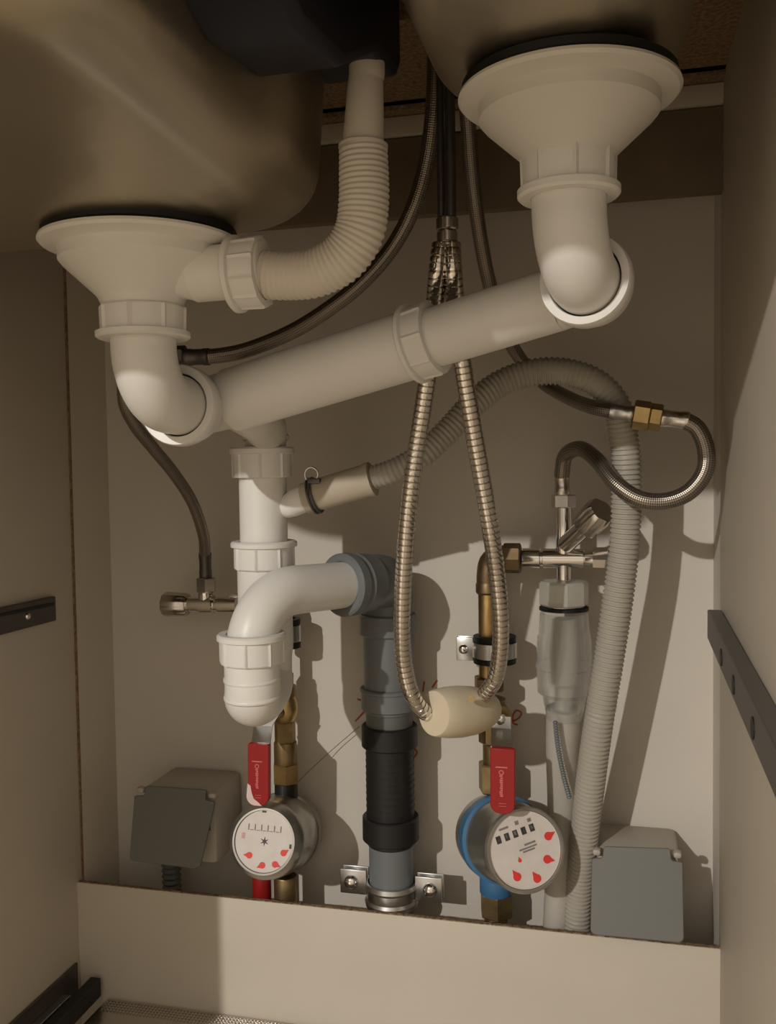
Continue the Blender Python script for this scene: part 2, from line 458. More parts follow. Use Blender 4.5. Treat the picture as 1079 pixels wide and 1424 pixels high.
b = MB(); b.sweep([(P(510, 90, YL), RR(22, 510, 90, YL)), (Vector((P(510, 90, YL).x, YL, ZT - .002)), RR(22, 510, 90, YL))], None, 24, .01)
b.build('dark_sleeve', M['navy'], oh)

# ------------------------------------------------------------------ drain branch (elbows, slanting pipe, tee)
dp = thing('drain_branch', 'white waste pipe sloping from the right elbow to the left elbow', 'pipe', P(350, 620, .70))
rt = .0226
def elbow(c, ybend, zend, ringc, ringY, rtube, name_lab):
    """vertical tube down from c, bending back to ringc"""
    top = Vector((c.x, c.y, c.z - .035)); return top
# left elbow
YRl = .650; YRr = .592
ringL = P(246, 563, YRl); ringR = P(812, 388, YRr)
def bend(top, corner, end, rb, n=7):
    d1 = (corner - top).normalized(); d2 = (end - corner).normalized()
    th = math.acos(max(-1, min(1, d1.dot(d2)))); k = rb * math.tan(th / 2)
    p0 = corner - d1 * k; p1 = corner + d2 * k
    out = [top, top.lerp(p0, .5)]
    for i in range(n + 1):
        t = i / n
        # circular arc by slerp around the centre
        cen = p0 + (d2 - d1 * d1.dot(d2)).normalized() * rb
        a = (p0 - cen); bq = (p1 - cen); ang = a.angle(bq)
        v = (a * math.sin((1 - t) * ang) + bq * math.sin(t * ang)) / max(math.sin(ang), 1e-6)
        out.append(cen + v)
    out += [p1.lerp(end, .5), end]
    return out
topL = pl - Z_ * .050; cornL = Vector((pl.x, pl.y, ringL.z + .002))
topR = pr - Z_ * .050; cornR = Vector((pr.x, pr.y, ringR.z + .002))
for (tp, cn, rg, nutc, nm) in ((topL, cornL, ringL, pl, 'l'), (topR, cornR, ringR, pr, 'r')):
    kk = 1 if nm == 'l' else (RFR / RFL)
    r_ = rt if nm == 'l' else RR(51.5, 792, 300, YR)
    e = rg + (rg - cn).normalized() * .008
    b = MB(); b.sweep(bend(tp + Z_ * .02, cn, e, .038), r_, 40, .003)
    b.build('elbow', M['white'], dp, smooth=50)
    nr_ = RR(62, 200, 450, YL) if nm == 'l' else RR(68, 790, 240, YR)
    nh = RR(43, 200, 450, YL) if nm == 'l' else RR(60, 790, 245, YR)
    zt_ = P(200, 428, YL).z if nm == 'l' else P(790, 215, YR).z
    union_nut(Vector((nutc.x, nutc.y, zt_ - nh)), Z_, nr_, nh, dp, M['white'], rin=r_ * 1.01, k=8, ref=Vector((math.sin(.2), -math.cos(.2), 0)))
    d = (rg - cn).normalized()
    ro_ = RR(57, 246, 563, YRl) if nm == 'l' else RR(65, 812, 388, YRr)
    b = MB(); b.lathe([(.022, r_ * 1.045), (0.002, r_ * 1.045), (0, r_ * 1.07), (-.001, ro_ * .97), (.001, ro_), (.010, ro_), (.012, ro_ * .96), (.022, ro_ * .90)], rg, d, 72, closed=True)
    b.build('socket_ring', M['white'], dp, smooth=40)
    b = MB(); b.lathe([(.004, r_ * 1.05), (.004, r_ * .9), (.006, r_ * .9), (.006, r_ * 1.05)], rg, d, 48, closed=True)
    b.build('seal', M['black'], dp)
# slanting pipe
YD0, YD1 = .695, .645
q0 = P(338, 552, YD0); q1 = P(590, 474, (YD0 + YD1) / 2); q2 = P(775, 416, YD1)
rd0 = RR(45.5, 400, 530, YD0 - .01); rd1 = RR(43, 690, 442, YD1 + .01)
b = MB(); b.sweep([ringL + Vector((0, .012, 0)), P(254, 566, .685), P(285, 564, YD0 + .002), P(315, 557, YD0), q0], .0225, 40, .003)
b.sweep([P(322, 562, YD0), P(350, 578, .72), P(367, 592, .765), P(370, 606, .795), P(368, 632, .80)], .0185, 32, .003)
b.build('tee', M['white_dull'], dp, smooth=50)
b = MB(); b.sweep([(q0 - (q1 - q0).normalized() * .01, rd0), (q1, rd0)], None, 48, .02); b.build('outer_pipe', M['white'], dp)
b = MB(); b.sweep([(q1, rd1), (q2, rd1)], None, 48, .02)
b.sweep([q2 - (q2 - q1).normalized() * .001, q2 + (q2 - q1).normalized() * .012, ringR + Vector((.0, .018, 0)), ringR + Vector((0, .008, 0))], rd1 * .985, 40, .003)
b.build('inner_pipe', M['white'], dp, smooth=50)
da = (q2 - q1).normalized()
union_nut(q1 - da * RR(20, 590, 474, .67), da, RR(54, 590, 474, .67), RR(38, 590, 474, .67), dp, M['white'], rin=rd1, k=8)
# tee reinforcement ribs and neck
b = MB()
b.lathe([(-.003, .0185), (0, .0215), (.003, .0215), (.005, .0185)], P(369, 606, .80), Vector((0, .02, -1)), 40)
b.build('collar', M['white_dull'], dp)

# ------------------------------------------------------------------ siphon
sp = thing('siphon', 'glossy white plastic trap with a down pipe and a U bend', 'trap', P(350, 998, .75))
YV = .80; YT = .735
def vz(px, py, Y): return P(px, py, Y).z
vx = P(366, 700, YV).x
def VV(py, px=362, Y=None, X=None): 
    Y = Y or YV
    return Vector((vx if X is None else X, Y, vz(px, py, Y)))
b = MB(); b.sweep([(VV(622), RR(33, 366, 640, YV)), (VV(775), RR(33, 366, 760, YV))], None, 40, .01); b.build('upper_pipe', M['white'], sp)
nh = VV(622).z - VV(664).z
union_nut(VV(664), Z_, RR(43, 368, 640, YV), nh, sp, M['white'], rin=RR(34, 366, 640, YV), k=8, flip=True, ref=Vector((.3, -1, 0)))
nh = VV(752).z - VV(790).z
union_nut(VV(790), Z_, RR(44, 360, 770, YV), nh, sp, M['white'], rin=RR(34.5, 366, 770, YV), k=8, flip=True, ref=Vector((.1, -1, 0)))
rl = RR(39.5, 355, 850, YV)
tx = P(350, 900, YT).x
rT = RR(38.5, 348, 940, YT)
zbt = P(348, 997, YT).z + rT - .002
pts = [VV(786), VV(850), Vector((vx, YV, zbt + .03)), ]
# U bend: back leg down, round, front leg up
pts2 = [(VV(786), rl * .95), (VV(900), rl * .95), (Vector((vx, YV, zbt + .018)), rT)]
for k in range(0, 9):
    a = PI * k / 8
    cy = (YV + YT) / 2; rr = (YV - YT) / 2
    pts2.append((Vector((vx + (tx - vx) * k / 8, cy + rr * math.cos(a), zbt - rr * math.sin(a) * .35)), rT))
pts2 += [(Vector((tx, YT, P(348, 930, YT).z)), rT), (Vector((tx, YT, P(350, 900, YT).z)), rT)]
b = MB(); b.sweep(pts2, None, 40, .003); b.build('u_bend', M['white'], sp, smooth=60)
b = MB()
for py, dz in ((943, .0013), (968, .0013)):
    zz = P(348, py, YT).z
    b.lathe([(-.002, rT * 1.0), (-.001, rT * 1.04), (.001, rT * 1.04), (.002, rT)], Vector((tx, YT, zz)), Vector((0, -.05, 1)), 48)
b.build('moulding', M['white'], sp, smooth=50)
zn0 = P(352, 921, YT).z; zn1 = P(352, 880, YT).z
union_nut(Vector((tx, YT, zn0)), Z_, RR(46, 352, 895, YT), zn1 - zn0, sp, M['white'], rin=RR(36, 352, 895, YT), k=8, flip=True, ref=Vector((.2, -1, 0)))
# elbow to the wall
YG = .918; sock = P(481, 813, .835)
rE = RR(35.5, 354, 860, YT)
top = Vector((tx, YT, P(352, 905, YT).z)); corner = Vector((tx + .0, YT, sock.z + .003))
e = sock + (sock - corner).normalized() * .02
b = MB(); b.sweep(bend(top, corner, e, .046, 9), rE, 44, .003); b.build('elbow', M['white'], sp, smooth=60)

# ------------------------------------------------------------------ grey waste pipe
gp = thing('waste_pipe', 'grey plastic waste pipe with black rubber coupling on the wall', 'pipe', P(542, 1255, YG))
gx = P(542, 1050, YG).x
def GV(py): return Vector((gx, YG, P(542, py, YG).z))
sa = (sock - corner).normalized(); sr = RR(44, 478, 813, .835)
b = MB(); b.lathe([(0, rE * 1.03), (-.001, sr * .93), (.001, sr), (.010, sr), (.012, sr * .93), (.014, sr * .93), (.017, sr * .99), (.020, sr * .96), (.036, sr * .92), (.038, sr * .8), (.038, rE)], sock - sa * .006, sa, 64, closed=True)
b.build('socket', M['grey'], gp, smooth=35)
cg = Vector((gx, YG, sock.z - .004)); rg_ = RR(34, 542, 900, YG)
p0 = sock + sa * .012
b = MB(); b.sweep([p0, p0 + sa * .018, Vector(((p0 + sa * .03).x, (p0 + sa * .03).y, cg.z + .001)).lerp(cg, .45), cg + Vector((0, 0, -.012)), GV(862)], rg_ * 1.03, 40, .003)
b.build('elbow', M['grey'], gp, smooth=60)
def vtube(mb, ya, yb, rpx, n=48, fx=None):
    a = GV(ya); c = GV(yb); r = RR(rpx, 542, 1000, YG); e = .0012
    mb.lathe([(0, r - e), (-e, r), (c.z - a.z + e, r), (c.z - a.z, r - e)], a, Z_, n); return mb
b = MB(); vtube(b, 853, 882, 39.5); b.build('collar', M['grey'], gp)
b = MB(); vtube(b, 880, 990, 34.5); vtube(b, 955, 961, 40.5); vtube(b, 959, 985, 39); b.build('upper_pipe', M['grey'], gp, smooth=40)
b = MB(); vtube(b, 984, 1012, 32.5); b.build('dirty_pipe', M['greydark'], gp)
b = MB(); vtube(b, 1007, 1037, 39); vtube(b, 1034, 1140, 33.5)
for y in range(1046, 1130, 9): vtube(b, y, y + 2, 34.0)
vtube(b, 1133, 1166, 39.5); vtube(b, 1164, 1173, 33); b.build('coupling', M['blackp'], gp, smooth=40)
b = MB(); vtube(b, 1170, 1290, 31); b.build('lower_pipe', M['grey'], gp)

# clamp at the board
def screw(o, axis, r, parent):
    b = MB(); b.lathe([(0, r), (r * .3, r), (r * .65, r * .75), (r * .8, r * .3), (r * .8, .0001)], o, axis, 20)
    return b.build('screw', M['chrome'], parent, smooth=40)
pc = thing('pipe_clamp', 'galvanised clamp with two screws around the grey pipe foot', 'clamp', GV(1245))
rc = RR(33, 542, 1240, YG); zc0 = GV(1256).z; zc1 = GV(1224).z; hh = zc1 - zc0
b = MB(); b.lathe([(0, rc * 1.0), (0, rc * 1.1), (hh * .2, rc * 1.14), (hh * .32, rc * 1.06), (hh * .7, rc * 1.06), (hh * .82, rc * 1.14), (hh, rc * 1.1), (hh, rc * 1.0)], Vector((gx, YG, zc0)), Z_, 64, closed=True)
b.build('band', M['galv'], pc, smooth=30)
for sx in (-1, 1):
    ex = Vector((gx + sx * rc * 1.62, YG - .004, GV(1228 if sx < 0 else 1229).z))
    b = MB(); b.box(ex, (rc * 1.15, .003, hh * 1.05), None, .001)
    b.box(ex + Vector((0, .010, 0)), (rc * 1.15, .003, hh * 1.05), None, .001)
    b.build('ear', M['galv'], pc, smooth=30)
    screw(ex + Vector((sx * .002, -.0016, 0)), Vector((0, -1, 0)), rc * .30, pc)

# ------------------------------------------------------------------ pull-out spray hose and its weight
def pth(L): return [P(x, y, Y) for x, y, Y in L]
sh = thing('spray_hose', 'shiny chrome spiral hose hanging in a long loop from the tap', 'hose', P(605, 1000, .80))
ribc = [(0.0, .86), (.12, 1.0), (.5, 1.02), (.88, 1.0)]
rs = .0071
left = pth([(614, 338, .70), (609, 375, .70), (604, 430, .712), (596, 510, .722), (587, 575, .73), (576, 645, .735), (567, 720, .74), (561, 800, .75), (559, 870, .76), (562, 925, .77), (572, 965, .775), (588, 988, .785), (604, 997, .80)])
right = pth([(628, 338, .70), (630, 375, .70), (634, 430, .712), (643, 505, .725), (655, 580, .735), (668, 655, .745), (681, 730, .755), (691, 800, .77), (696, 860, .78), (695, 910, .79), (688, 945, .80), (672, 968, .815), (664, 978, .82)])
b = MB(); b.sweep(left, rs, 18, .003, ribc, .0052); b.build('hose_strand', M['hosechrome'], sh, smooth=35)
b = MB(); b.sweep(right, rs, 18, .003, ribc, .0052); b.build('hose_strand', M['hosechrome'], sh, smooth=35)
b = MB(); c0 = P(622, 345, .70)
for (a_, b__, r_) in ((345, 339, 15), (338, 322, 14.5), (321, 303, 15.5)):
    z0 = P(622, a_, .70); z1 = P(622, b__, .70)
    b.lathe([(0, RR(r_, 622, 330, .70) * .9), (.001, RR(r_, 622, 330, .70)), (z1.z - z0.z - .001, RR(r_, 622, 330, .70)), (z1.z - z0.z, RR(r_, 622, 330, .70) * .9)], z0, Z_, 28)
b.build('connector', M['chromed'], sh)
b = MB(); z0 = P(627, 303, .70); z1 = P(627, 60, .70)
b.sweep([z0, Vector((z0.x, z0.y, z1.z))], RR(7.5, 627, 250, .70), 20, .02)
b.sweep([P(614, 320, .705), Vector((P(614, 320, .705).x, .705, z1.z))], RR(5.5, 614, 250, .70), 20, .02); b.build('riser', M['darksteel'], sh)
wt = thing('hose_weight', 'cream plastic weight clipped round the chrome spray hose', 'weight', P(635, 1020, .81))
w0 = P(603, 992, .785); w1 = P(686, 986, .845); wa = (w1 - w0).normalized(); wr = RR(36, 620, 990, .80)
L = (w1 - w0).length
b = MB(); b.lathe([(0, wr * .25), (0, wr * .84), (.0015, wr * .88), (L * .2, wr * .97), (L * .4, wr), (L * .62, wr * .95), (L * .82, wr * .80), (L * .95, wr * .60), (L, wr * .45)], w0, wa, 56)
b.build('shell', M['cream'], wt, smooth=50)
b = MB(); pz = P(656, 970, .79); b.lathe([(0, .0032), (.003, .0032)], P(655, 972, .787), (EYE - P(655, 972, .787)), 16); b.build('screw_hole', M['brassdull'], wt)

# ------------------------------------------------------------------ braided hoses
def ferrule(mb, a, c, r, n=24):
    d = (c - a); L = d.length
    mb.lathe([(0, r * .95), (.001, r), (L * .25, r), (L * .3, r * .93), (L * .7, r * .93), (L * .75, r), (L - .001, r), (L, r * .9)], a, d, n)
YA = .915
h1 = thing('braided_hose', 'braided steel hose from the left angle valve up behind the left elbow', 'hose', P(285, 800, YA))
l1 = [P(285, 772, YA), P(283, 745, .90), P(268, 700, .875), (P(243, 660, .845)), P(212, 622, .81), P(187, 590, .78), P(173, 558, .76), P(176, 525, .75), P(200, 500, .75), P(228, 494, .75), P(246, 496, .75)]
b = MB(); b.sweep(l1, .0060, 18, .003); b.build('braid', M['braid'], h1, smooth=60)
b = MB(); ferrule(b, P(286, 803, YA), P(285, 768, YA), .0068); b.build('ferrule', M['darksteel'], h1)
b = MB(); b.hexa(P(244, 496, .75), Vector((1, 0, 0)), .0095, .010); b.build('hex_nut', M['darksteel'], h1)
h2 = thing('braided_hose', 'dark braided hose rising past the ribbed overflow hose to the tap', 'hose', P(262, 497, .75))
l2 = [P(285, 497, .75), P(335, 489, .755), P(400, 464, .76), P(452, 433, .76), P(503, 393, .76), P(546, 343, .76), P(574, 290, .755), P(592, 230, .75), P(602, 160, .74), P(606, 60, .73)]
b = MB(); b.sweep(l2, .0066, 18, .003); b.build('braid', M['braid'], h2, smooth=60)
b = MB(); ferrule(b, P(258, 497, .75), P(292, 496, .75), .0074); b.build('ferrule', M['darksteel'], h2)
h3 = thing('braided_hose', 'braided steel hose dropping from the tap behind the white pipe to the brass coupling', 'hose', P(862, 573, .82))
l3 = [P(645, 60, .74), P(650, 160, .76), P(658, 260, .79), P(674, 365, .82), P(694, 440, .86), P(722, 497, .905), P(750, 528, .915), P(790, 553, .875), P(828, 567, .83), P(856, 572, .82)]
b = MB(); b.sweep(l3, .0064, 18, .003); b.build('braid', M['braid'], h3, smooth=60)
b = MB(); ferrule(b, P(848, 571, .82), P(882, 576, .82), .0068); b.build('ferrule', M['galv'], h3)
cd = (P(925, 583, .82) - P(880, 576, .82)).normalized()
b = MB(); b.hexa(P(880, 576, .82), cd, .0125, .014); b.build('brass_nut', M['brass'], h3)
h4 = thing('braided_hose', 'shiny braided hose looping from the brass coupling to the right valve', 'hose', P(782, 686, .90))
b = MB(); b.hexa(P(903, 579, .82), cd, .0115, .010); b.build('brass_nut', M['brass'], h4)
b = MB(); ferrule(b, P(915, 581, .82), P(958, 585, .82), .0076); b.build('ferrule', M['chromed'], h4)
l4 = [P(950, 584, .82), P(968, 594, .82), P(981, 622, .82), P(980, 655, .82), P(958, 684, .82), P(925, 697, .82), P(890, 694, .82), P(858, 674, .825), P(830, 640, .845), P(806, 624, .87), P(786, 634, .89), P(781, 662, .90)]
b = MB(); b.sweep(l4, .0072, 20, .003); b.build('braid', M['braid'], h4, smooth=60)
b = MB(); ferrule(b, P(782, 688, .90), P(781, 652, .90), .0074); b.build('ferrule', M['chromed'], h4)

# ------------------------------------------------------------------ left angle valve
va = thing('angle_valve', 'chrome angle valve with ribbed knob at the left of the trap', 'valve', P(285, 852, YA))
X_ = Vector((1, 0, 0))
vl = P(228, 840, YA); vr = P(262, 840, YA)
b = MB(); rk = RR(17, 245, 840, YA)
b.lathe([(0, rk * .7), (.001, rk * .92), (.004, rk), ((vr - vl).length - .002, rk * .92), ((vr - vl).length, rk * .8)], vl, X_, 60, lambda th, t, r: 1 + .03 * math.cos(th * 10))
b.build('knob', M['chromed'], va, smooth=40)
b = MB(); L = (P(330, 840, YA) - vr).length
b.lathe([(0, rk * .45), (0, rk * .62), (L * .25, rk * .62), (L * .26, rk * .75), (L * .52, rk * .75), (L * .53, rk * .5), (L * .62, rk * .5), (L * .63, rk * .66), (L, rk * .66)], vr, X_, 32)
b.lathe([(0, rk * .5), (.004, rk * .62), (.014, rk * .55)], P(286, 838, YA), Z_, 28); b.build('valve_body', M['chrome'], va, smooth=35)
z0 = P(287, 823, YA); b = MB(); b.hexa(z0, Z_, rk * .82, P(287, 803, YA).z - z0.z, ref=Vector((.3, -1, 0))); b.build('hex_nut', M['chromed'], va)
b = MB(); b.lathe([(0, .010), (YW - YA, .010)], P(326, 840, YA), Vector((0, 1, 0)), 24); b.build('wall_stub', M['chromed'], va)

# ------------------------------------------------------------------ right valve group
YP = .905
gv = thing('appliance_valve', 'chrome appliance valve with a slanted knob at the right', 'valve', P(785, 790, YP))
c0 = P(727, 776, YP); xr = P(850, 776, YP); L = (xr - c0).length; k = L / 123
rt_ = RR(13.5, 770, 776, YP)
b = MB(); b.lathe([(0, rt_ * .9), (0, rt_ * 1.02), (24 * k, rt_ * 1.02), (25 * k, rt_ * .8), (28 * k, rt_ * .8), (29 * k, rt_), (85 * k, rt_), (86 * k, rt_ * .7), (98 * k, rt_ * .9)], c0, X_, 36)
b.lathe([(0, rt_ * 1.15), (20 * k, rt_ * 1.2), (22 * k, rt_ * .9)], c0 + X_ * 98 * k, X_, 8)
u0 = P(784, 776, YP); ut = P(781, 704, YP); ut = Vector((u0.x, YP, ut.z))
b.lathe([(0, rt_ * .8), (.004, rt_ * .86), ((ut - u0).length, rt_ * .82)], u0, Z_, 28)
d0 = P(784, 810, YP); b.lathe([(0, rt_ * .75), ((u0 - d0).length, rt_ * .75)], Vector((u0.x, YP, d0.z)), Z_, 28)
ka = P(786, 758, YP - .004); kb = P(824, 722, YP - .028); kd = (kb - ka).normalized()
b.lathe([(0, rt_ * .9), ((kb - ka).length, rt_ * .92)], ka, kd, 28)
b.build('valve_body', M['chrome'], gv, smooth=35)
b = MB(); kL = .028; rk2 = RR(22, 830, 715, .87)
b.lathe([(0, rk2 * .75), (.002, rk2 * .92), (kL * .8, rk2), (kL, rk2 * .85), (kL, rk2 * .2)], P(812, 733, YP - .022), kd, 60, lambda th, t, r: 1 + .035 * (1 if math.cos(th * 6) > 0 else -1))
b.build('knob', M['chromed'], gv, smooth=30)
b = MB(); b.hexa(Vector((u0.x, YP, P(782, 706, YP).z)), Z_, RR(17, 782, 695, YP), .0125, ref=Vector((.4, -1, 0))); b.build('hex_nut', M['chromed'], gv)
# cold brass column
bc = thing('brass_riser', 'brass riser with elbow feeding the right chrome valve', 'pipe', P(678, 985, YP + .015))
YQ = .92; bx = P(679, 850, YQ)
def BV(py, dx=0): return Vector((bx.x + dx, YQ, P(679, py, YQ).z))
b = MB(); b.sweep([BV(955), BV(800)], RR(14, 679, 850, YQ), 28, .02); b.build('pipe', M['brass'], bc)
b = MB(); rq = RR(16, 679, 800, YQ)
b.sweep([BV(815), BV(800), P(682, 782, YQ), P(693, 775, YQ - .004), P(708, 775, YQ - .01), P(716, 776, YP)], rq, 28, .003)
b.lathe([(0, rq * .95), (.002, rq * 1.08), (.010, rq * 1.08), (.012, rq)], BV(826), Z_, 28)
b.hexa(P(700, 776, YP + .002), X_, RR(21, 705, 776, YP), .017, 8); b.build('elbow', M['copper'], bc, smooth=35)
b = MB(); b.hexa(BV(960), Z_, rq * 1.35, .014, ref=Vector((.3, -1, 0))); b.lathe([(0, rq * 1.2), (.004, rq * 1.45), (.010, rq * 1.45), (.012, rq)], BV(985), Z_, 30)
b.build('union', M['copper'], bc, smooth=35)

def small_clamp(cx, py0, py1, Y, label, side, rpx):
    t = thing('pipe_clamp', label, 'clamp', P(cx, py1, Y))
    a = P(cx, py1, Y); h = P(cx, py0, Y).z - a.z; r = RR(rpx, cx, py0, Y)
    b = MB(); b.lathe([(0, r * .7), (0, r * 1.02), (h * .18, r * 1.02), (h * .2, r * .95), (h * .8, r * .95), (h * .82, r * 1.02), (h, r * 1.02), (h, r * .7)], a, Z_, 40, closed=True); b.build('rubber_lining', M['black'], t, smooth=30)
    b = MB(); b.lathe([(h * .22, r * .9), (h * .22, r * 1.06), (h * .78, r * 1.06), (h * .78, r * .9)], a, Z_, 40, closed=True)
    for s in ((side,) if side else ()):
        e_ = a + Vector((s * (r + .0085), -.004, h * .5)); b.box(e_, (.017, .003, h * .88), None, .0008); b.box(e_ + Vector((0, .009, 0)), (.017, .003, h * .88), None, .0008)
    b.build('band', M['galv'], t, smooth=30)
    for s in ((side,) if side else ()):
        screw(a + Vector((s * (r + .0095), -.0056, h * .5)), Vector((0, -1, 0)), .0048, t)
    return t
small_clamp(688, 884, 921, YQ, 'galvanised clamp with rubber lining on the brass riser', -1, 29)

# clear siphon funnel below the right valve
fn = thing('tundish', 'clear plastic funnel and hose under the right chrome valve', 'funnel', P(785, 1000, YP))
fx = P(784, 830, YP).x
def FV(py): return Vector((fx, YP, P(784, py, YP).z))
r1 = RR(34, 784, 830, YP)
b = MB(); b.hexa(FV(842), Z_, r1, FV(808).z - FV(842).z, 8, ref=Vector((.2, -1, 0))); b.build('cap_nut', M['milky'], fn)
b = MB(); b.lathe([(0, r1 * .6), (0, r1 * 1.0), (.0028, r1 * 1.0), (.0028, r1 * .6)], FV(848), Z_, 48, closed=True); b.build('o_ring', M['black'], fn)
def ft(yy, r): return (FV(yy).z - FV(1000).z, RR(r, 784, yy, YP))
prof = [ft(1000, 24), ft(985, 27), ft(968, 30), ft(962, 37), ft(930, 38), ft(928, 39.5), ft(924, 39.5), ft(922, 38), ft(885, 37), ft(882, 35), ft(852, 33)]
inner = [(a, r - .0015) for a, r in prof[::-1]]
b = MB(); b.lathe(prof + inner, FV(1000), Z_, 48, closed=True); b.build('clear_cup', M['clear'], fn, smooth=30)
b = MB(); b.lathe([ft(990, 12), ft(955, 14), ft(950, 18), ft(900, 20), ft(860, 16)], FV(1000), Z_, 32); b.build('inner_tube', M['milky'], fn, smooth=30)
b = MB(); b.sweep([(P(784, 985, YP), RR(24, 780, 1000, YP)), (P(781, 1040, YP + .005), RR(22, 780, 1000, YP)), (P(781, 1120, YP + .01), RR(20, 780, 1100, YP)), (P(778, 1200, YP + .012), RR(19, 780, 1100, YP)), (P(772, 1300, YP + .012), RR(18, 780, 1100, YP))], None, 32, .004)
b.build('drain_tube', M['tube'], fn)
b = MB(); b.sweep(pth([(772, 1003, .879), (776, 1040, .881), (784, 1080, .884), (792, 1110, .888)]), .0024, 12, .002, [(0, .7), (.5, 1.1)], .0026); b.build('spiral_wire', M['grey'], fn)

# ------------------------------------------------------------------ grey corrugated drain hose
dh = thing('drain_hose', 'grey corrugated appliance drain hose arching over the right side', 'hose', P(803, 1290, .918))
gl = [(512, 666, .80, 17), (545, 656, .80, 17.5), (585, 634, .805, 18), (622, 600, .815, 18.5), (658, 562, .825, 19), (695, 534, .835, 19.5), (740, 518, .84, 19.5), (790, 518, .84, 19.5), (832, 534, .84, 19.5), (858, 566, .845, 20), (868, 615, .85, 20.5), (871, 680, .855, 21), (868, 760, .86, 21), (858, 840, .865, 21.5), (846, 920, .87, 21), (833, 1000, .875, 20.5), (822, 1080, .885, 20.5), (812, 1170, .90, 19.5), (804, 1250, .912, 18.5), (802, 1310, .915, 18.5)]
b = MB(); b.sweep([(P(x, y, Y), RR(r, x, y, Y)) for x, y, Y, r in gl], None, 26, .003, [(0, .90), (.25, 1.0), (.55, 1.0), (.8, .90)], .0044)
b.build('corrugated_tube', M['greyhose'], dh, smooth=50)
cf0 = P(424, 693, .80); cf1 = P(518, 666, .80); cdv = (cf1 - cf0).normalized(); Lc = (cf1 - cf0).length; rcf = RR(22.5, 470, 680, .80)
b = MB(); b.lathe([(0, rcf * .78), (0, rcf * .96), (Lc * .12, rcf * .99), (Lc * .9, rcf * 1.02), (Lc * .93, rcf * 1.08), (Lc, rcf * 1.08), (Lc, rcf * .7)], cf0, cdv, 48)
b.build('rubber_cuff', M['cuff'], dh, smooth=35)
sg = P(404, 702, .80)
b = MB(); b.sweep([(Vector((P(396, 712, .80).x, .803, P(396, 712, .80).z)), RR(11, 404, 700, .8)), (P(402, 705, .80), RR(17, 404, 700, .8)), (P(414, 697, .80), RR(19, 404, 700, .8)), (cf0 + cdv * .01, RR(18.5, 404, 700, .8))], None, 32, .002)
b.build('spigot', M['white'], sp, smooth=60)
sc_ = thing('hose_clip', 'wire spring clip with a loop around the beige hose cuff', 'clip', P(440, 710, .79))
cc = cf0 + cdv * RR(15, 430, 690, .80); a_, u_, w_ = frame(cdv)
for off in (-.0016, .0016):
    b = MB(); pts = []
    for i in range(33):
        th = 2 * PI * i / 32
        pts.append(cc + cdv * off + (u_ * math.cos(th) + w_ * math.sin(th)) * (rcf * 1.03 + .001))
    b.sweep(pts, .0012, 10, .0015); b.build('wire_ring', M['darksteel'], sc_)
b = MB(); tpc = P(433, 657, .79); pts = []
for i in range(17):
    th = -PI * .25 + 1.5 * PI * i / 16
    pts.append(P(433 + 9 * math.cos(th), 660 - 10 * math.sin(th), .79))
pts = [P(437, 678, .79)] + pts
b.sweep(pts, .0010, 10, .0012); b.build('wire_loop', M['chromed'], sc_)
b = MB(); b.box(P(437, 669, .79), (.012, .006, .005), None, .001); b.build('wire_crimp', M['darksteel'], sc_)

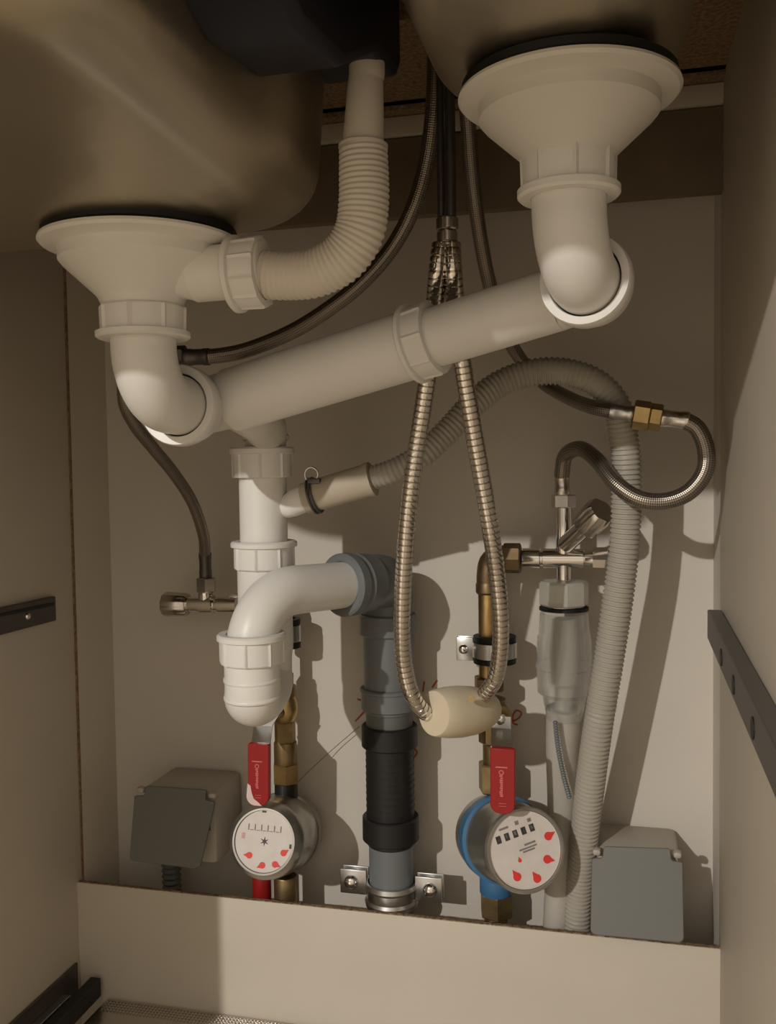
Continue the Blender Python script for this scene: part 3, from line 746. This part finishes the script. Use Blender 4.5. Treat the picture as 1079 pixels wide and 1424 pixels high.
# ------------------------------------------------------------------ ball valves
def ball_valve(label, column, pivot, neck, sleeve, chip):
    """column: list of (py0, py1, rpx, kind, material); sleeve: (x0,x1,y0,y1,Y)"""
    cx = column['x']; Y = column['Y']; X = P(cx, 1000, Y).x
    t = thing('ball_valve', label, 'valve', Vector((X, Y, P(cx, column['y1'], Y).z)))
    for (ya, yb, rpx, kd, mt, nm) in column['parts']:
        a = Vector((X, Y, P(cx, yb, Y).z)); h = P(cx, ya, Y).z - a.z; r = RR(rpx, cx, ya, Y)
        b = MB()
        if kd == 'hex': b.hexa(a, Z_, r, h, ref=Vector((.35, -1, 0)))
        elif kd == 'oct': b.hexa(a, Z_, r, h, 8, ref=Vector((.35, -1, 0)))
        elif kd == 'ball': b.lathe([(0, r * .7), (h * .2, r * .92), (h * .5, r), (h * .8, r * .92), (h, r * .7)], a, Z_, 32)
        else: b.lathe([(0, r * .96), (h * .06, r), (h * .94, r), (h, r * .96)], a, Z_, 32)
        b.build(nm, mt, t, smooth=35)
    px_, py_, Yp, rp = pivot
    pc_ = P(px_, py_, Yp); back = Vector((X, Y, pc_.z))
    d = (back - pc_); L = d.length
    b = MB(); b.lathe([(0, RR(rp, px_, py_, Yp) * .95), (L * .3, RR(rp, px_, py_, Yp)), (L, RR(rp, px_, py_, Yp))], pc_ + d.normalized() * .004, d, 32); b.build('stem_housing', M['brassdull'], t)
    b = MB(); b.lathe([(0, RR(rp * .45, px_, py_, Yp)), (.003, RR(rp * .45, px_, py_, Yp)), (.005, RR(rp * .2, px_, py_, Yp))], pc_, -d, 20); b.build('spindle', M['chrome'], t)
    x0, x1, y0, y1, Ys = sleeve
    c1 = P((x0 + x1) / 2, y0, Ys); c2 = P((x0 + x1) / 2, y1, Ys); wv = (P(x1, y0, Ys) - P(x0, y0, Ys)).length
    # steel lever: from the pivot, out, then down
    n0 = pc_ ; b = MB()
    nx = neck
    A = P(px_, py_ - 4, Yp - .002); Bp = P(nx[0], nx[1], Yp - .003); Cp = P(nx[2], nx[3], Ys + .003)
    wd = Vector((wv * .5, 0, 0))
    def slab(p, q, w, th=.0022):
        dd = (q - p).normalized(); nn = Vector((1, 0, 0)).cross(dd).normalized()
        vs = [p - w, p + w, q + w, q - w]
        bb = len(b.v)
        for s_ in (-th / 2, th / 2):
            for v in vs: b.v.append(v + nn * s_)
        b.face((bb, bb + 1, bb + 2, bb + 3)); b.face((bb + 7, bb + 6, bb + 5, bb + 4))
        for k in range(4): b.face((bb + k, bb + (k + 1) % 4, bb + 4 + (k + 1) % 4, bb + 4 + k))
    slab(A, Bp, wd * .85); slab(Bp, Cp, wd * .9); slab(Cp, c1.lerp(c2, .3), wd * .9)
    b.build('lever', M['galv'], t, smooth=20)
    # red sleeve with rounded lower end
    ol = []; hh_ = (c1 - c2).length; r0 = wv * .38
    uy = (c1 - c2).normalized(); ux = Vector((1, 0, 0))
    for k in range(9):
        a = PI + PI / 2 * k / 8; ol.append((-wv / 2 + r0 + r0 * math.cos(a), r0 + r0 * math.sin(a)))
    for k in range(9):
        a = 1.5 * PI + PI / 2 * k / 8; ol.append((wv / 2 - r0 + r0 * math.cos(a), r0 + r0 * math.sin(a)))
    ol += [(wv / 2, hh_ - .001), (wv / 2 - .001, hh_), (-wv / 2 + .001, hh_), (-wv / 2, hh_ - .001)]
    b = MB(); b.extrude(ol, c2, ux, uy, .007, normal=Vector((0, -1, 0)))
    gsl = b.build('grip', M['red'], t, smooth=30, bevel=.0012)
    # printed mark on the grip: bar, ring and a column of small letters, too worn to read
    def pr_(x, y, w, h, ring=False, mt=M['redpale']):
        pass
    fo = c2 + Vector((0, -.0072, 0)); b = MB()
    def dash(x, y, w, h): b.extrude([(x - w / 2, y - h / 2), (x + w / 2, y - h / 2), (x + w / 2, y + h / 2), (x - w / 2, y + h / 2)], fo, ux, uy, .0002, normal=Vector((0, -1, 0)))
    dash(-.001, hh_ * .715, wv * .48, .0011)
    for k in range(12):
        a = 2 * PI * k / 12; dash(-.001 + math.cos(a) * wv * .085, hh_ * .635 + math.sin(a) * wv * .085, .0010, .0010)
    yy = hh_ * .58
    rnd = random.Random(3)
    while yy > hh_ * .27:
        dash(-.001 + wv * .012 * rnd.choice((-1, 0, 1)), yy, wv * rnd.choice((.10, .12, .13)), .0013); yy -= .0018
    for q in (.16, .12): dash(0, hh_ * q, wv * .30, .0004)
    b.build('worn_print', M['redpale'], gsl, smooth=10)
    if chip:
        b = MB(); ol2 = []
        for k in range(9):
            a = PI + PI / 2 * k / 8; ol2.append((-wv / 2 - .0004 + r0 + (r0 + .0006) * math.cos(a), r0 + (r0 + .0006) * math.sin(a)))
        ol2 += [(wv * .18, -.0006), (wv * .0, .003), (-wv * .2, .006), (-wv * .30, .012), (-wv * .36, .019), (-wv * .5, .021)]
        b.extrude(ol2, c2 + Vector((0, -.0066, 0)), ux, uy, .0008, normal=Vector((0, -1, 0)))
        b.build('chipped_edge', mat('worn_white', (.72, .55, .52), .5), gsl)
    return t
colR = dict(x=688, Y=.925, y1=1125, parts=[
    (985, 1005, 20, 'oct', M['copper'], 'union'), (1003, 1032, 23, 'oct', M['brassdull'], 'valve_nut'), (1030, 1062, 17, 'cyl', M['brassdull'], 'tail_pipe'),
    (1060, 1100, 24, 'hex', M['brassdull'], 'meter_nut'), (1098, 1135, 13, 'cyl', M['meter'], 'meter_tail')])
ball_valve('ball valve with intact red lever above the blue-ringed water meter', colR, (697, 1000, .895, 18), (697, 1014, 698, 1040), (683, 717, 1038, 1128, .828), False)
colL = dict(x=396, Y=.925, y1=1115, parts=[
    (938, 955, 15, 'hex', M['brassdull'], 'union'), (953, 968, 16.5, 'cyl', M['brassdull'], 'valve_end'), (966, 1003, 19, 'ball', M['brass'], 'valve_body'), (1002, 1033, 14.5, 'oct', M['brassdull'], 'valve_neck'),
    (1031, 1062, 16, 'cyl', M['brassdull'], 'tail_pipe'), (1060, 1088, 19, 'hex', M['brass'], 'meter_nut'), (1086, 1125, 16, 'cyl', M['blackp'], 'meter_tail')])
ball_valve('ball valve with chipped red lever above the left water meter', colL, (377, 996, .895, 9), (366, 1010, 363, 1034), (348, 377, 1032, 1116, .855), True)
hr = thing('brass_riser', 'short brass riser behind the trap above the left red lever', 'pipe', P(396, 945, .925))
xl_ = P(396, 1000, .925).x
b = MB(); b.sweep([Vector((xl_, .925, P(396, 942, .925).z)), Vector((xl_, .925, P(396, 845, .925).z))], RR(9, 396, 920, .925), 24, .02)
b.build('pipe', M['brass'], hr)
b = MB(); b.sweep([Vector((xl_, .925, P(396, 848, .925).z)), P(392, 842, .925), P(372, 840, .922), P(340, 840, YA)], RR(9, 396, 920, .925), 24, .004); b.build('bend', M['brassdull'], hr)
b = MB(); b.hexa(Vector((xl_, .925, P(396, 945, .925).z)), Z_, RR(14, 396, 920, .925), .008); b.build('nut', M['brassdull'], hr)
small_clamp(398, 860, 900, .925, 'black rubber lined clamp just right of the trap nut', 0, 20)

# ------------------------------------------------------------------ water meters
def meter(label, back, face, R, rf, blue, marks, up):
    d = (face - back); L = d.length; a, u, w = frame(d, up)
    t = thing('water_meter', label, 'meter', back - Z_ * R)
    b = MB(); b.lathe([(-.012, R * .80), (-.010, R * .98), (.0, R * 1.0), (L * .10, R * 1.0), (L * .14, R * .95)], back, a, 64); b.build('back_housing', M['meter'], t)
    if blue:
        b = MB(); b.lathe([(L * .12, R * .9), (L * .12, R * 1.04), (L * .30, R * 1.05), (L * .32, R * .9)], back, a, 64, closed=True); b.build('blue_ring', M['blue'], t, smooth=30)
    b = MB(); b.lathe([(L * .14, R * .5), (L * .14, R * .97), (L * .5, R * .97), (L * .54, R * .94), (L * .80, R * .93), (L * .92, R * .90), (L * 1.0, rf * 1.10), (L * 1.03, rf * 1.06), (L * 1.03, rf * 1.0), (L * .97, rf * .99), (L * .97, .001)], back, a, 72)
    b.build('body', M['meter'], t, smooth=30)
    fc = back + a * (L * .985)
    b = MB(); b.lathe([(0, .0005), (0, rf * .985), (.0012, rf * .985), (.0012, .0005)], fc, a, 64); dl = b.build('dial', M['dial'], t)
    # dial plane axes: v is up, h is to the right seen from the front
    v_ = u; h_ = v_.cross(a) * 1.0
    if h_.dot(rgt) < 0: h_ = -h_
    o = fc + a * .0013
    def poly(pts, mt, nm, th=.0003):
        b = MB(); b.extrude([(x * rf, y * rf) for x, y in pts], o, h_, v_, th, normal=a); return b.build(nm, mt, dl, smooth=10)
    for q in marks: poly(*q)
    b = MB()
    b.lathe([(L * 1.0, rf * 1.0), (L * 1.03, rf * .97), (L * 1.035, .001)], back, a, 48); 
    return t, dl, o, h_, v_, a
def rect(x, y, w, h): return [(x - w / 2, y - h / 2), (x + w / 2, y - h / 2), (x + w / 2, y + h / 2), (x - w / 2, y + h / 2)]
def drop(x, y, r, ang):
    pts = []
    for k in range(1, 16):
        t_ = ang + PI / 5 + (2 * PI - 2 * PI / 5) * (k - 1) / 14
        pts.append((x + r * math.cos(t_), y + r * math.sin(t_)))
    pts.append((x + r * 2.0 * math.cos(ang), y + r * 2.0 * math.sin(ang))); return pts
mk = []
for i in range(6): mk.append((rect(-.56 + i * .22, .42, .035, .20), M['grey_print'], 'digit_divider'))
for i in range(5): mk.append((rect(-.45 + i * .22, .33, .12, .02), M['grey_print'], 'digit_line'))
mk.append(([(.02 + (.16 if k % 2 == 0 else .05) * math.cos(PI * k / 6 + .5), .0 + (.16 if k % 2 == 0 else .05) * math.sin(PI * k / 6 + .5)) for k in range(12)], M['dark_print'], 'star_wheel'))
for (x, y, an) in ((-.45, -.48, PI), (.02, -.75, PI * 1.15), (.45, -.68, -.3), (.70, -.30, .6)): mk.append((drop(x, y, .105, an), M['redhand'], 'pointer'))
mk.append((rect(-.72, .12, .10, .18), M['pinkspot'], 'pink_mark'))
mk.append((rect(.98 * .93, -.08, .07, .14), M['dark_print'], 'notch')); mk.append((rect(-.08, .94, .14, .06), M['dark_print'], 'notch'))
meter('left water meter with red pointers and a small dark star on its dial', P(393, 1157, .925), P(367, 1170, .855), RR(54, 390, 1160, .925), RR(42, 365, 1172, .855), False, mk, Vector((0.05, 0, 1)))
mk = []
for i in range(5): mk.append((rect(-.60 + i * .24, .47 + i * .0, .13, .19), M['dark_print'], 'digit_window')); mk.append((rect(-.60 + i * .24, .49, .06, .10), M['grey_print'], 'digit'))
for (x, y, an) in ((-.42, -.56, PI * .6), (.08, -.78, PI * .6), (.50, -.42, -.5), (.72, .12, .2)): mk.append((drop(x, y, .11, an), M['redhand'], 'pointer'))
mk.append((drop(-.22, -.20, .05, PI * .5), M['redhand'], 'small_pointer'))
for (x, y, w, h) in ((.18, .12, .32, .05), (.10, .03, .50, .04), (.10, -.04, .34, .04), (-.38, .70, .26, .05), (.0, .72, .10, .10), (.35, .68, .10, .09)): mk.append((rect(x, y, w, h), M['grey_print'], 'fine_print'))
meter('right water meter with blue ring, tilted dial and five digit windows', P(690, 1162, .92), P(730, 1182, .842), RR(56, 690, 1160, .92), RR(53, 731, 1181, .842), True, mk, Vector((-.28, 0, 1)))
# pipes from the meters down behind the board
def stub(label, px, Y, parts):
    X = P(px, 1230, Y).x; t = thing('supply_stub', label, 'pipe', Vector((X, Y, P(px, 1300, Y).z)))
    for (ya, yb, rpx, kd, mt, nm, dxp) in parts:
        a = Vector((P(px + dxp, 1230, Y).x, Y, P(px, yb, Y).z)); h = P(px, ya, Y).z - a.z; r = RR(rpx, px, 1230, Y); b = MB()
        if kd == 'hex': b.hexa(a, Z_, r, h, ref=Vector((.2, -1, 0)))
        else: b.lathe([(0, r * .96), (.001, r), (h - .001, r), (h, r * .96)], a, Z_, 32)
        b.build(nm, mt, t, smooth=35)
stub('brass inlet with blue collar below the right water meter', 690, .925, [(1215, 1241, 23, 'cyl', M['blue'], 'blue_collar', 0), (1240, 1272, 24, 'hex', M['brassdull'], 'brass_nut', 0), (1270, 1320, 17, 'cyl', M['brassdull'], 'pipe', 0)])
stub('red sleeved inlet below the left water meter', 372, .915, [(1200, 1290, 13, 'cyl', M['red'], 'red_sleeve', -8), (1215, 1290, 16, 'cyl', M['brassdull'], 'pipe', 25)])

# ------------------------------------------------------------------ socket boxes
def socket_box(label, bx0, bx1, byt, byb, Yf, Yb, lid, Yl0, Yl1, hinge):
    """body between the wall and Yf; lid is a quad (tl,tr,br,bl) hanging slightly open"""
    a = P(bx0, byt, Yf); c = P(bx1, byb, Yf)
    t = thing('socket_box', label, 'socket', Vector(((a.x + c.x) / 2, (Yf + Yb) / 2, c.z)), 'surface socket boxes')
    b = MB(); b.b2(a.x, c.x, Yf, Yb - .0005, c.z, a.z, .007); b.build('body', M['boxbody'], t, smooth=40)
    tl, tr, br, bl = [P(x, y, Y) for (x, y), Y in zip(lid, (Yl0, Yl0, Yl1, Yl1))]
    ux = (tr - tl); uyv = (bl - tl); w = ux.length; h = uyv.length; ux.normalize(); uyv.normalize(); nn = uyv.cross(ux).normalized()
    if nn.y > 0: nn = -nn
    wb_ = (br - bl).length
    def pt(s_, t_): # s across 0..1, t down 0..1
        return tl.lerp(tr, s_).lerp(bl.lerp(br, s_), t_)
    o2 = [(.0, .15), (.03, .14), (.105, .135), (.125, .11), (.13, .02), (.15, .0), (.85, .0), (.87, .02), (.875, .11), (.895, .135), (.97, .14), (1, .15)]
    for k in range(6): an = PI / 2 * k / 5; o2.append((.93 + .07 * math.cos(an), .94 + .06 * math.sin(an)))
    for k in range(6): an = PI / 2 + PI / 2 * k / 5; o2.append((.07 + .07 * math.cos(an), .94 + .06 * math.sin(an)))
    vs = [pt(*q) for q in o2]; n = len(vs); b = MB()
    for s_ in (0, .0035):
        for v in vs: b.v.append(v + nn * s_)
    b.face(list(range(n))[::-1]); b.face(list(range(n, 2 * n)))
    for k in range(n): b.face((k, (k + 1) % n, n + (k + 1) % n, n + k))
    b.build('lid', M['lid'], t, smooth=30, bevel=.0008)
    for s_ in (.055, .945):
        b = MB(); b.box(pt(s_, .07) + Vector((0, .002, 0)), (w * .10, .010, h * .085), None, .003); b.build('hinge', M['boxbody'], t, smooth=40)
    b = MB(); b.box(Vector((c.x - .009, Yf, (a.z + c.z) / 2)), (.003, .002, .006), None, .0005); b.build('latch_slot', M['dark_print'], t)
    return t
t1 = socket_box('socket box with half open grey lid at the lower left', 200, 303, 1092, 1204, .895, YW, ((190, 1091), (304, 1099), (279, 1208), (182, 1196)), .890, .872, True)
b = MB(); b.sweep([P(238, 1198, .93), P(240, 1260, .93)], RR(13, 240, 1220, .93), 20, .002, [(0, .85), (.5, 1.05)], .006); b.build('conduit', M['greydark'], t1)
t2 = socket_box('socket box with grey lid overlapping the board at the lower right', 829, 946, 1180, 1285, .893, YW, ((823, 1176), (949, 1180), (951, 1311), (821, 1299)), .888, .862, True)

# ------------------------------------------------------------------ rails and runners
def prism_y(mb, x0, x1, pa, pb, h):
    """bar along a side panel from pa to pb (points), height h, thickness x0..x1"""
    v = []
    for p in (pa, pb):
        v += [Vector((x0, p.y, p.z - h / 2)), Vector((x1, p.y, p.z - h / 2)), Vector((x1, p.y, p.z + h / 2)), Vector((x0, p.y, p.z + h / 2))]
    bb = len(mb.v); mb.v += v
    for f in ((0, 1, 2, 3), (7, 6, 5, 4), (0, 4, 5, 1), (1, 5, 6, 2), (2, 6, 7, 3), (3, 7, 4, 0)): mb.face([bb + i for i in f])
rl_ = thing('mounting_rail', 'dark steel rail screwed to the left side panel', 'rail', PX(40, 860, XL))
pa = PX(77, 846, XL + .006); pb = PX(-80, 884, XL + .006)
b = MB(); prism_y(b, XL + .0006, XL + .007, pa, pb, RR(34, 77, 846, pa.y)); b.build('bar', M['darksteel'], rl_, smooth=20, bevel=.001)
b = MB(); prism_y(b, XL + .007, XL + .0082, PX(74, 840, XL + .007), PX(-80, 872, XL + .007), .003); b.build('groove', M['blackp'], rl_)
screw(PX(38, 857, XL + .0068), X_, .0035, rl_)
rr_ = thing('mounting_rail', 'grey steel rail with dark holes on the right side panel', 'rail', PX(1040, 980, XR))
pa = PX(1001, 866, XR - .006); pb = PX(1100, 1084, XR - .006)
pa = Vector((XR - .006, .873, P(1001, 868, .873).z)); pb = PX(1090, 1062, XR - .006)
hr_ = .026
dirr = (pb - pa)
b = MB(); prism_y(b, XR - .0125, XR - .0006, pa, pa + dirr * 1.6, hr_); b.build('bar', M['railsteel'], rr_, smooth=20, bevel=.001)
for (hx, hy) in ((1003, 886), (1020, 938), (1047, 1006)):
    q = PX(hx, hy, XR - .0126); tt = (q.y - pa.y) / dirr.y; zc = pa.z + dirr.z * tt - .002
    b = MB(); b.lathe([(0, .0068), (.0006, .0068)], Vector((XR - .0126, q.y, zc)), -X_, 20); b.build('hole', M['blackp'], rr_)
ru = thing('drawer_runner', 'steel drawer runner at the lower left side panel', 'runner', PX(60, 1400, XL))
pa = PX(97, 1345, XL + .003); pb = PX(-40, 1475, XL + .003)
pa = Vector((XL + .004, .872, P(97, 1368, .872).z)); pb = Vector((XL + .004, .45, P(97, 1368, .872).z))
b = MB(); prism_y(b, XL + .0006, XL + .003, pa, pb, .050); b.build('profile', M['darksteel'], ru, smooth=20, bevel=.0008)
for dz in (-.018, .004):
    b = MB(); prism_y(b, XL + .003, XL + .013, pa + Vector((0, -.03, dz)), pb + Vector((0, 0, dz)), .006); b.build('slide', M['galv'], ru, smooth=20, bevel=.0008)
b = MB(); q = P(126, 1380, .86)
prism_y(b, XL + .018, XL + .030, Vector((0, .872, P(126, 1380, .86).z)), Vector((0, .50, P(126, 1390, .86).z)), .020); b.build('carriage', M['blackp'], ru, smooth=20, bevel=.001)
# perforated metal strip along the board
ps = thing('perforated_strip', 'perforated shiny metal strip along the foot of the board', 'strip', P(400, 1424, .86))
z1 = P(141, 1392, .872).z
b = MB(); b.b2(XL + .034, XR - .02, .80, .8775, z1 - .0012, z1); b.build('sheet', M['chromed'], ps)
b = MB()
for i in range(150):
    x = XL + .038 + i * .0038
    if x > XR - .03: break
    for j in range(5):
        y = .8745 - j * .0042
        b.box(Vector((x, y, z1 + .0005)), (.0022, .0026, .0012))
dm = b.build('dimples', M['chromed'], ps); dm['kind'] = 'stuff'

# ------------------------------------------------------------------ marks on the wall, wire
def ink(L, name, r=.0009, mt='redpen'):
    b = MB(); b.sweep([P(x, y, YW - .0006) for x, y in L], r, 6, .002); b.build(name, M[mt], wb)
ink([(497, 972), (504, 975)], 'pen_mark'); ink([(494, 1003), (508, 988)], 'pen_mark'); ink([(588, 962), (590, 948)], 'pen_mark'); ink([(601, 956), (608, 946)], 'pen_mark')
ink([(575, 1040), (580, 1046), (574, 1056)], 'pen_mark'); ink([(714, 1003), (722, 998), (725, 991), (718, 988), (713, 996), (714, 1006), (720, 1008)], 'pen_mark')
b = MB(); b.sweep([P(408, 1094, .935), P(430, 1072, .945), P(465, 1040, .955), P(500, 1010, .955)], .0004, 6, .003)
tag(b.build('seal_wire', M['wire']), 'thin seal wire slanting from the left meter towards the black coupling', 'wire')
